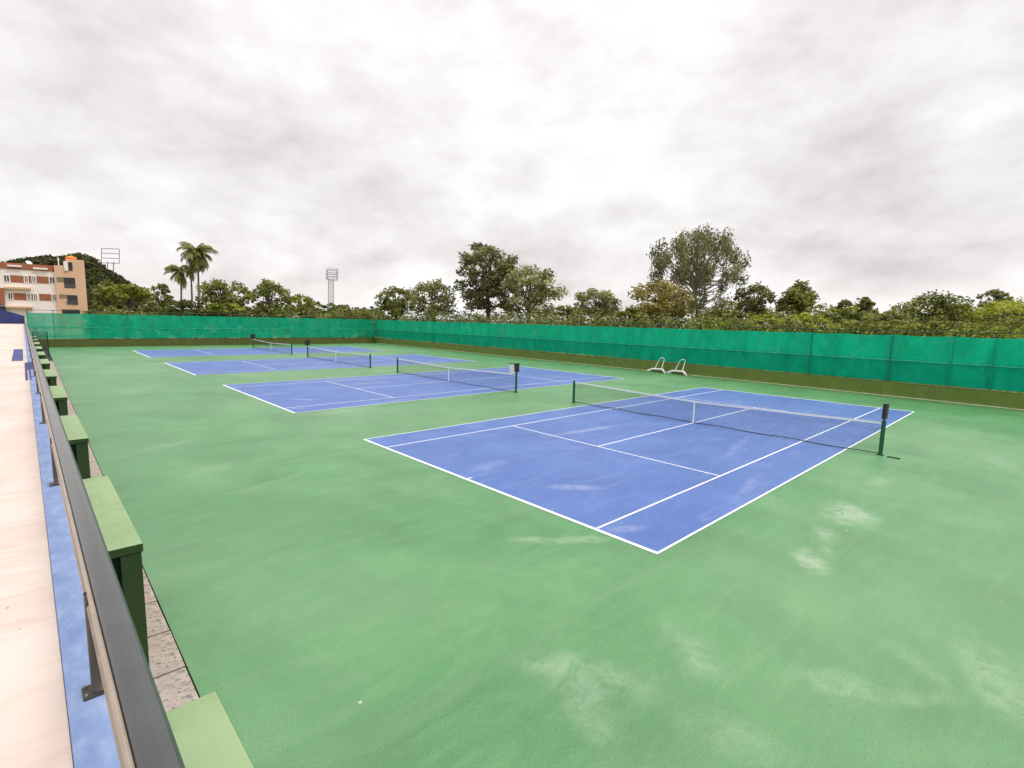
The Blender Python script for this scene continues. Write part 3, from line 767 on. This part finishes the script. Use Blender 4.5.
# rooftop things
tk = empty('water_tank', (bx(75), BYF + 4, tz + .0), 'small orange water tank on top of the peach stair tower', 'water tank'); tk.scale = (.86, .86, .5)
m = MB(); R_ = 1.05
for k in range(9):
    pass
pr = [(R_*.93, 0), (R_, .12), (R_, .65), (R_*.94, .72), (R_*.94, .8), (R_, .87), (R_, 1.35), (R_*.8, 1.65), (R_*.35, 1.85), (R_*.3, 2.0), (.02, 2.02)]
n = 20
for r0, z in pr:
    for j in range(n): m.v.append((r0*math.cos(2*PI*j/n), r0*math.sin(2*PI*j/n), z))
for i in range(len(pr)-1):
    for j in range(n): m.f.append((i*n+j, i*n+(j+1)%n, (i+1)*n+(j+1)%n, (i+1)*n+j))
m.f.append(tuple(range(n-1, -1, -1))); m.f.append(tuple((len(pr)-1)*n+j for j in range(n)))
m.build('tank_shell', m_orange, tk, True)
MB().tube([(0,0,2.0), (0,0,2.18)], .25, 10).build('lid', m_orange, tk)
def dish(label, px, v, rot):
    r = empty('satellite_dish', (bx(px), BYF + 1.5, zRoof), label, 'satellite dish', 'satellite dishes on the roof', rz=rot)
    z = bz(v, px) - zRoof
    m = MB(); n = 18
    for i in range(5):
        q = i/4 * .5
        for j in range(n): 
            a = 2*PI*j/n; x, zz = q*math.cos(a), q*math.sin(a); y = .12*(1-(q/.5)**2)
            m.v.append((x, y + zz*.7, z + zz*.7))
    for i in range(4):
        for j in range(n): m.f.append((i*n+j, i*n+(j+1)%n, (i+1)*n+(j+1)%n, (i+1)*n+j))
    d = m.build('dish', m_bwhite, r, True); s_ = d.modifiers.new('solid', 'SOLIDIFY'); s_.thickness = .05
    MB().tube([(0, .3, 0), (0, .3, z)], .06, 8).build('mast', m_steel, r)
    MB().tube([(0, 0, z-.8), (0, -.9, z+.1)], .035, 6).build('feed_arm', m_steel, r)
dish('white satellite dish near the left of the brown roof edge', 31.5, 262.3, .5)
dish('white satellite dish near the middle joint of the brown roof edge', 41.5, 266.2, -.3)
MB().tube([(0,0,0), (0,0,1.7)], .09, 6).box((-.25,-.06,1.2), (.25,.06,1.28)).build('roof_pole', m_bwhite, None, loc=(bx(61), BYF+1, tz2))
tag(bpy.data.objects['roof_pole'], 'short white pipe standing on the lower peach roof', 'pipe')

# ------------------------------------------------------------------ hill with forest
def hill_top(u):
    pts = [(-120, 285), (-60, 275), (-10, 266), (5, 262), (14, 259), (29, 257), (47, 255.5), (62, 256), (78, 252.5), (88, 255), (98, 261), (110, 270), (118, 275.5), (127, 280), (138, 288), (150, 300), (165, 309), (240, 312)]
    for (a, va), (b, vb) in zip(pts[:-1], pts[1:]):
        if a <= u <= b: return va + (vb-va)*(u-a)/(b-a)
    return 312
DH = 300
hm = MB(); us = list(range(-120, 241, 8)); rows = 9
ptsH = []
for u in us:
    t_ = at_d(u, hill_top(u) + 4.5, DH); hd = Vector((ray(u, 300).x, ray(u, 300).y, 0)).normalized()
    for r in range(rows):
        k = r/(rows-1); z = GZ + (t_.z - GZ) * math.sin(k*PI/2)
        p = Vector((t_.x, t_.y, 0)) - hd * (1-k) * 90
        hm.v.append((p.x, p.y, z if k > 0 else GZ-2)); ptsH.append((p.x, p.y, z))
    p = Vector((t_.x, t_.y, 0)) + hd*80; hm.v.append((p.x, p.y, GZ-2))
for i in range(len(us)-1):
    for r in range(rows):
        a = i*(rows+1)+r; hm.f.append((a, a+rows+1, a+rows+2, a+1))
m_hill = worn('hill_soil', (.028, .034, .010), .3, .05, 1.0, 0, 0)
struct(hm.build('hill', m_hill, None, True))
rng = np.random.default_rng(3)
Hp = np.array(ptsH).reshape(len(us), rows, 3)
NC = 1700; cen = []; 
for _ in range(NC):
    i = rng.random()*(len(us)-1.01); r = (1 - rng.random()**1.1*.95)*(rows-1.01); a, b = int(i), int(r); fi, fr = i-a, r-b
    cen.append((Hp[a,b]*(1-fi)*(1-fr) + Hp[a+1,b]*fi*(1-fr) + Hp[a,b+1]*(1-fi)*fr + Hp[a+1,b+1]*fi*fr))
cen = np.array(cen); idx = rng.integers(0, NC, 60000)
gq = rng.normal(size=(60000, 3)); gq /= np.linalg.norm(gq, axis=1)[:, None]; gq[:, 2] = np.abs(gq[:, 2])*.9
rad = rng.uniform(1.6, 3.4, NC)[idx][:, None]
P = cen[idx] + gq * rad * (rng.random((60000, 1))**.3)
tone = .8*rng.random(NC)[idx] + .2*rng.random(60000)
o = leaf_obj('hillside_forest', LEAF['hill'], P, None, .75, None, tone, .6, 0, rng)
tag(o, 'dark forest covering the hill behind the apartment block', 'forest', kind='stuff')

# ------------------------------------------------------------------ floodlight towers
fl = empty('floodlight_tower', at_d(110, 300, 285), 'open floodlight frame on two poles rising above the hill', 'floodlight tower')
fo = Vector(fl.location)
def fp(u, v, D): return at_d(u, v, D) - fo
m = MB()
for v in (248.6, 253.4, 258.2, 263): m.tube([fp(101.5, v-.3, 285), fp(119.3, v+.5, 285)], .17, 6)
for u in (101.5, 119.3): m.tube([fp(u, 248.5+(.0 if u < 110 else .5), 285), fp(u, 263, 285)], .17, 6)
m.build('lamp_frame', m_steeld, fl)
for u in (107.5, 113.5): MB().tube([fp(u, 262, 285), fp(u+.3, 300, 285)], .24, 8).build('mast_pole', m_steel, fl)
fl2 = empty('floodlight_tower', at_d(331.5, 312, 240), 'slender lattice floodlight mast above the treeline left of centre', 'floodlight tower')
fo = Vector(fl2.location)
m = MB(); D = 240
for k, (du, dv, dd) in enumerate(((0, 0, 0), (-1.3, 3, -1.5))):
    for v in (268.8, 272.6, 276.2, 279.8)[: (4 if k == 0 else 3)]: m.tube([fp(327.6+du, v+dv*.5, D+dd), fp(337.6+du, v+.5+dv*.5, D+dd)], .13, 5)
    for u in (327.6, 337.6): m.tube([fp(u+du, 268.8+dv*.5, D+dd), fp(u+du, 279.8, D+dd)], .13, 5)
m.build('lamp_frame', m_steeld, fl2)
m = MB()
cs_ = [(328.4, 0), (333.6, 0), (328.4, 2.4), (333.6, 2.4)]
for u, dd in cs_: m.tube([fp(u, 279, D+dd), fp(u-.3, 314, D+dd)], .14, 5)
nz = 16
for k in range(nz):
    v0, v1 = 279.5 + k*2.1, 279.5 + (k+1)*2.1
    for (ua, da), (ub, db) in (((328.4, 0), (333.6, 0)), ((333.6, 2.4), (328.4, 2.4)), ((328.4, 0), (328.4, 2.4)), ((333.6, 0), (333.6, 2.4))):
        m.tube([fp(ua, v0, D+da), fp(ub, v1, D+db)], .06, 4, False); m.tube([fp(ua, v1, D+da), fp(ub, v0, D+db)], .06, 4, False)
        m.tube([fp(ua, v0, D+da), fp(ub, v0, D+db)], .06, 4, False)
m.build('lattice_mast', m_steel, fl2)

# ------------------------------------------------------------------ palms
def palm(label, u_base, u_top, v_top, D, Rpx, nf, seed, lean=0):
    rng = np.random.default_rng(seed)
    b = at_d(u_base, 314, D); base = Vector((b.x, b.y, GZ)); tp = at_d(u_top, v_top, D)
    root = empty('coconut_palm', base, label, 'palm tree', 'palms behind the back fence')
    T = tp - base
    m = MB(); side = rgt * (.35 * lean)
    pts = [T * k + side * math.sin(k*PI) * 2 for k in (0, .2, .4, .6, .8, 1)]
    m.tube([tuple(p) for p in pts], [.30, .2, .17, .155, .145, .15], 8); m.build('trunk', m_palmbark, root, True)
    R = Rpx * D / FPX
    Cn = []; fr = MB()
    allq = []; tn = []
    for k in range(nf):
        az = 2*PI*k*.381966 + rng.uniform(-.2, .2); el = rng.uniform(-.9, 1.3) if k > 6 else rng.uniform(.9, 1.4)
        L = R * rng.uniform(.85, 1.15)
        d = Vector((math.cos(az)*math.cos(el), math.sin(az)*math.cos(el), math.sin(el)))
        hx = Vector((math.cos(az), math.sin(az), 0)); pos = Vector(T); seg = 9; path = [pos.copy()]
        ang = el
        for s_ in range(seg):
            dd = hx*math.cos(ang) + Vector((0,0,1))*math.sin(ang); pos = pos + dd*L/seg; path.append(pos.copy()); ang -= rng.uniform(.12, .26) * (1 if ang > -1.3 else .2)
        fr.tube([tuple(p) for p in path], [.05 - .0045*i for i in range(seg+1)], 4, False)
        sd = Vector((-hx.y, hx.x, 0))
        tf = rng.random()
        for s_ in range(1, seg+1):
            for h in (0, .33, .66):
                p = path[s_-1].lerp(path[s_], h); q = (s_ - 1 + h) / seg; ll = L * .30 * math.sin(min(1, q*1.15+.18)*PI*.86)**.7
                dr = (path[s_] - path[s_-1]).normalized()
                for sg in (-1, 1):
                    e = p + (sd*sg*.75 + dr*.55 + Vector((0,0,-.55 - .3*rng.random())))*ll
                    w_ = dr * .055 * D/70
                    allq.append((p - w_, p + w_, e + w_*.35, e - w_*.35)); tn.append(.2 + .7*tf)
    me = bpy.data.meshes.new('fronds'); vs = [tuple(v) for q in allq for v in q]
    me.from_pydata(vs, [], [(4*i, 4*i+1, 4*i+2, 4*i+3) for i in range(len(allq))])
    at = me.attributes.new('tone', 'FLOAT', 'FACE'); at.data.foreach_set('value', np.array(tn, dtype=np.float32))
    me.materials.append(LEAF['olive']); ob = bpy.data.objects.new('fronds', me); COL.objects.link(ob); ob.parent = root
    fr.build('frond_stems', m_palmbark, root)
    return root
palm('tallest coconut palm with a full crown behind the back fence', 195, 197, 253, 88, 19, 44, 1, .5)
palm('slim coconut palm just left of the tallest, its smaller crown below it', 189, 190.5, 269, 91, 11, 16, 2, .4)
palm('shorter full crowned coconut palm left of the two trunks', 180.5, 181, 272, 94, 14.5, 24, 3)

# ------------------------------------------------------------------ trees
T = tree
# behind the back fence
T('wide dark green tree right beside the peach building', 92, 128, 281, 96, 'olive', 'round', 1.2)
T('fresh green tree between the peach building and the palms', 108, 152, 281.5, 92, 'fresh', 'umbrella', 1.2)
T('small dark tree with pale blotches left of the short palm', 148, 176, 281, 90, 'olive', 'open', 1.0, seed=2)
T('low pale shrub under the short palm', 140, 163, 298, 84, 'pale', 'bush', 1.2, name='shrub', cat='shrub')
T('low dark shrub at the foot of the tall palms', 160, 206, 297, 82, 'dark', 'bush', 1.3, name='shrub', cat='shrub')
T('broad rounded tree just right of the palms', 198, 252, 279, 84, 'olive', 'round', 1.4)
T('broad dark tree second to the right of the palms', 247, 293, 279.5, 86, 'olive', 'round', 1.3, seed=7)
T('small rounded dark tree left of the lattice floodlight mast', 282, 320, 295.5, 88, 'fresh', 'round', 1.3)
T('low bright shrub between broad tree and palms', 205, 250, 300, 78, 'fresh', 'bush', 1.0, name='shrub', cat='shrub')
# centre group behind the right fence
T('small dense tree above the fence corner', 374, 418, 287, 90, 'olive', 'round', 1.3, seed=1)
T('mottled tree between the corner tree and the tall centre tree', 406, 462, 281, 84, 'pale', 'round', 1.2)
T('tall loose crowned tree standing highest in the centre', 451, 524, 239, 80, 'grey', 'open', 1.45, seed=31, trunk_u=486)
T('broad pale leaved tree right of the tall centre tree', 491, 566, 267, 74, 'pale', 'round', 1.35, seed=4)
T('loose pale brown tree standing alone right of centre', 571, 623, 289, 66, 'pale', 'open', 1.3, seed=5)
T('low green bush between the centre trees and lone pale tree', 550, 585, 305, 64, 'olive', 'bush', 1.2, name='shrub', cat='shrub')
T('yellow brown flowering tree in front of the tall eucalyptus', 624, 694, 282, 56, 'gold', 'round', 1.4, seed=6)
T('tallest eucalyptus with drooping open crown on the right', 638, 750, 230, 62, 'grey', 'euc', 1.35, seed=42, trunk_u=706, bark=m_barkp, name='eucalyptus_tree')
T('thin grey green tree just right of the tall eucalyptus', 732, 776, 284, 60, 'grey', 'open', 1.3, seed=9)
T('dark leaning cone shaped tree right of the thin grey tree', 768, 826, 280, 58, 'olive', 'cone', 1.8, seed=10)
T('small dark tree top between the cone shaped and dense trees', 852, 873, 296, 70, 'olive', 'open', 1.6, seed=11)
T('tiny tree top left of its darker twin behind the bushes', 834, 852, 300, 72, 'grey', 'open', 1.6, seed=12)
T('dense dark rounded tree near the right end of the fence', 902, 968, 294, 46, 'olive', 'round', 1.3, seed=13, vb=322)
T('wispy grey tree top behind the bright tree at far right', 972, 1006, 289, 58, 'grey', 'open', .9, seed=14, vb=318)
T('bright yellow green tree at the right edge of the picture', 966, 1060, 302, 42, 'bright', 'round', 1.3, seed=15, vb=328)
T('fresh green tree cut off by the right edge', 1000, 1075, 297, 50, 'fresh', 'round', 1.1, seed=16, vb=326)
T('bright green bush left of the cone shaped tree', 738, 782, 311, 47, 'bright', 'bush', 1.2, vb=324, name='shrub', cat='shrub', seed=17)
T('bright green bush below the cone shaped tree', 782, 828, 312, 46, 'bright', 'bush', 1.2, vb=324, name='shrub', cat='shrub', seed=18)
T('fresh green bush right of the cone shaped tree', 818, 868, 305, 48, 'fresh', 'bush', 1.2, vb=324, name='shrub', cat='shrub', seed=19)
T('olive bush between fresh bush and dense dark tree', 860, 908, 309, 46, 'olive', 'bush', 1.2, vb=325, name='shrub', cat='shrub', seed=20)
T('dark bush under the grey tree right of the eucalyptus', 700, 748, 308, 52, 'olive', 'bush', 1.2, vb=322, name='shrub', cat='shrub', seed=21)
T('low green bush left of the yellow brown tree', 612, 645, 307, 56, 'fresh', 'bush', 1.2, vb=320, name='shrub', cat='shrub', seed=22)

# continuous undergrowth and far tree line (nobody could count these)
def belt(name, label, u0, u1, vtop, D, n, mat, size, seed, depth=6, cpx=5, amp=1):
    rng = np.random.default_rng(seed)
    nc = int((u1-u0) * 2.4); C = np.zeros((nc, 3)); R = np.zeros(nc)
    ph = rng.uniform(0, 9, 5); tc_ = rng.random(nc)
    for i in range(nc):
        u = rng.uniform(u0, u1)
        v_top = np.interp(u, [a for a, _ in vtop], [b for _, b in vtop])
        bump = amp*(1.8*math.sin(u*.09+ph[0]) + 1.6*math.sin(u*.19+ph[1]) + 1.3*math.sin(u*.43+ph[2])) + rng.uniform(-1.5, 1.5)
        Dk = (D(u) if callable(D) else D) + rng.uniform(0, depth); R[i] = rng.uniform(.5, 1.15)*cpx*Dk/FPX
        t_ = at_d(u, v_top + bump, Dk); k = rng.random()**.6
        C[i] = (t_.x, t_.y, GZ + (t_.z - R[i] - GZ)*k)
    idx = rng.integers(0, nc, n); g = rng.normal(size=(n, 3)); g /= np.linalg.norm(g, axis=1)[:, None]
    P = C[idx] + g * R[idx][:, None] * (rng.random((n, 1))**.4) * np.array([1.25, 1.25, .8]); P[:, 2] = np.maximum(P[:, 2], GZ)
    o = leaf_obj(name, LEAF[mat], P, None, size, None, .8*tc_[idx] + .2*rng.random(n), .55, .1, rng); tag(o, label, 'vegetation', kind='stuff'); return o
belt('undergrowth', 'yellow green scrub growing behind the back fence', 86, 376, [(86, 307), (200, 306), (300, 304.5), (376, 307)], 80, 34000, 'olive', .22, 1, 6, 6)
DR = lambda o: (lambda u: o + float(np.interp(u, [376, 420, 480, 560, 640, 700, 800, 900, 1000, 1120], [91, 80, 69, 58, 51, 46, 41, 37, 34, 31])))
belt('undergrowth', 'dull olive scrub growing behind the right fence', 376, 1120, [(376, 309), (560, 311), (640, 312), (800, 315), (960, 316), (1120, 318)], DR(0), 42000, 'olive', .15, 2, 4, 7, 1)
belt('undergrowth', 'darker taller scrub behind the right fence scrub', 376, 1120, [(376, 304), (560, 307), (640, 307), (800, 309), (960, 311), (1120, 314)], DR(7), 36000, 'dark', .17, 12, 4, 8, 1.3)
belt('undergrowth', 'patches of yellow green scrub showing above the right fence', 690, 1120, [(690, 318), (800, 318), (960, 321), (1120, 322)], DR(-1), 9000, 'fresh', .15, 22, 2, 6, 1.6)
belt('far_treeline', 'distant dark treeline low on the horizon', 300, 400, [(300, 303), (330, 304), (350, 303.5), (400, 305)], 190, 6000, 'dark', .6, 3, 20, 3)
belt('far_treeline', 'distant treeline seen in gaps above the right fence', 540, 1120, [(540, 304), (620, 305), (760, 302), (830, 303), (880, 304), (1120, 304)], 125, 24000, 'olive', .36, 4, 20, 4)

# ------------------------------------------------------------------ world and sun
W = bpy.data.worlds.new('World'); SC.world = W; W.use_nodes = True
t = W.node_tree; N = t.nodes; Lk = t.links; N.clear()
out = N.new('ShaderNodeOutputWorld')
SUN_EL, SUN_AZ = math.radians(62), math.radians(150)      # azimuth of the sun, from +Y towards +X
sky = N.new('ShaderNodeTexSky'); sky.sky_type = 'NISHITA'; sky.sun_disc = False; sky.sun_elevation = SUN_EL; sky.sun_rotation = SUN_AZ
b1 = N.new('ShaderNodeBackground'); b1.inputs['Strength'].default_value = .1; Lk.new(sky.outputs[0], b1.inputs[0])
tc = N.new('ShaderNodeTexCoord'); sp = N.new('ShaderNodeSeparateXYZ'); Lk.new(tc.outputs['Generated'], sp.inputs[0])
def mth(op, a, b=0, c=None, cl=False):
    x = N.new('ShaderNodeMath'); x.operation = op; x.use_clamp = cl
    for v, i in ((a, 0), (b, 1)):
        if hasattr(v, 'is_linked'): Lk.new(v, x.inputs[i])
        else: x.inputs[i].default_value = v
    return x.outputs[0]
zc = mth('MAXIMUM', sp.outputs['Z'], 0.0); den = mth('ADD', zc, .34)
cb = N.new('ShaderNodeCombineXYZ'); Lk.new(mth('DIVIDE', sp.outputs['X'], den), cb.inputs[0]); Lk.new(mth('DIVIDE', sp.outputs['Y'], den), cb.inputs[1])
mp = N.new('ShaderNodeMapping'); mp.inputs['Rotation'].default_value = (0, 0, -.75); mp.inputs['Scale'].default_value = (1.0, .8, 1); mp.inputs['Location'].default_value = (3.1, 1.7, 0)
Lk.new(cb.outputs[0], mp.inputs[0])
wn = N.new('ShaderNodeTexNoise'); wn.inputs['Scale'].default_value = 1.6; wn.inputs['Detail'].default_value = 4; Lk.new(mp.outputs[0], wn.inputs['Vector'])
wv = N.new('ShaderNodeVectorMath'); wv.operation = 'MULTIPLY_ADD'; Lk.new(wn.outputs['Color'], wv.inputs[0]); wv.inputs[1].default_value = (.35, .35, 0); Lk.new(mp.outputs[0], wv.inputs[2])
def nz_(sc, det, ro, di):
    x = N.new('ShaderNodeTexNoise'); x.inputs['Scale'].default_value = sc; x.inputs['Detail'].default_value = det; x.inputs['Roughness'].default_value = ro; x.inputs['Distortion'].default_value = di
    Lk.new(wv.outputs[0], x.inputs['Vector']); return x.outputs['Fac']
n1 = nz_(1.5, 7, .52, .0)
m2 = N.new('ShaderNodeMapping'); m2.inputs['Scale'].default_value = (1, 1, 1.9); m2.inputs['Location'].default_value = (.7, 2.2, .4); Lk.new(tc.outputs['Generated'], m2.inputs[0])
def ns_(sc, det, ro):
    x = N.new('ShaderNodeTexNoise'); x.inputs['Scale'].default_value = sc; x.inputs['Detail'].default_value = det; x.inputs['Roughness'].default_value = ro
    Lk.new(m2.outputs[0], x.inputs['Vector']); return x.outputs['Fac']
n2 = mth('ADD', mth('MULTIPLY', ns_(3.6, 8, .55), .6), mth('MULTIPLY', ns_(11, 6, .55), .4))
nn = mth('ADD', mth('MULTIPLY', n1, .48), mth('MULTIPLY', n2, .52))
rp = N.new('ShaderNodeValToRGB'); Lk.new(nn, rp.inputs[0]); e = rp.color_ramp.elements
e[0].position = .37; e[0].color = (.66, .62, .618, 1); e[1].position = .45; e[1].color = (.80, .765, .757, 1)
x = e.new(.51); x.color = (.90, .868, .857, 1)
x = e.new(.58); x.color = (1.0, .98, .975, 1)
lum = N.new('ShaderNodeMapRange'); lum.inputs['From Min'].default_value = 0; lum.inputs['From Max'].default_value = 1; lum.inputs['To Min'].default_value = 1.02; lum.inputs['To Max'].default_value = 3.2
Lk.new(mth('POWER', zc, 5), lum.inputs[0])
b2 = N.new('ShaderNodeBackground'); Lk.new(rp.outputs[0], b2.inputs[0]); Lk.new(lum.outputs[0], b2.inputs[1])
mx = N.new('ShaderNodeMixShader'); mx.inputs[0].default_value = .94
Lk.new(b1.outputs[0], mx.inputs[1]); Lk.new(b2.outputs[0], mx.inputs[2]); Lk.new(mx.outputs[0], out.inputs[0])

sl = bpy.data.lights.new('sun', 'SUN'); sl.energy = 1.5; sl.angle = math.radians(20); sl.color = (1, .97, .92)
so = bpy.data.objects.new('sun', sl); COL.objects.link(so)
sd = Vector((math.sin(SUN_AZ)*math.cos(SUN_EL), math.cos(SUN_AZ)*math.cos(SUN_EL), math.sin(SUN_EL)))
so.rotation_euler = sd.to_track_quat('Z', 'Y').to_euler(); so.location = (0, 0, 60)

SC.view_settings.view_transform = 'Standard'; SC.view_settings.look = 'None'; SC.view_settings.gamma = 1; SC.view_settings.exposure = .10
SC.view_settings.use_curve_mapping = False
SC.render.engine = 'CYCLES'
SC.render.resolution_x = 1024; SC.render.resolution_y = 768
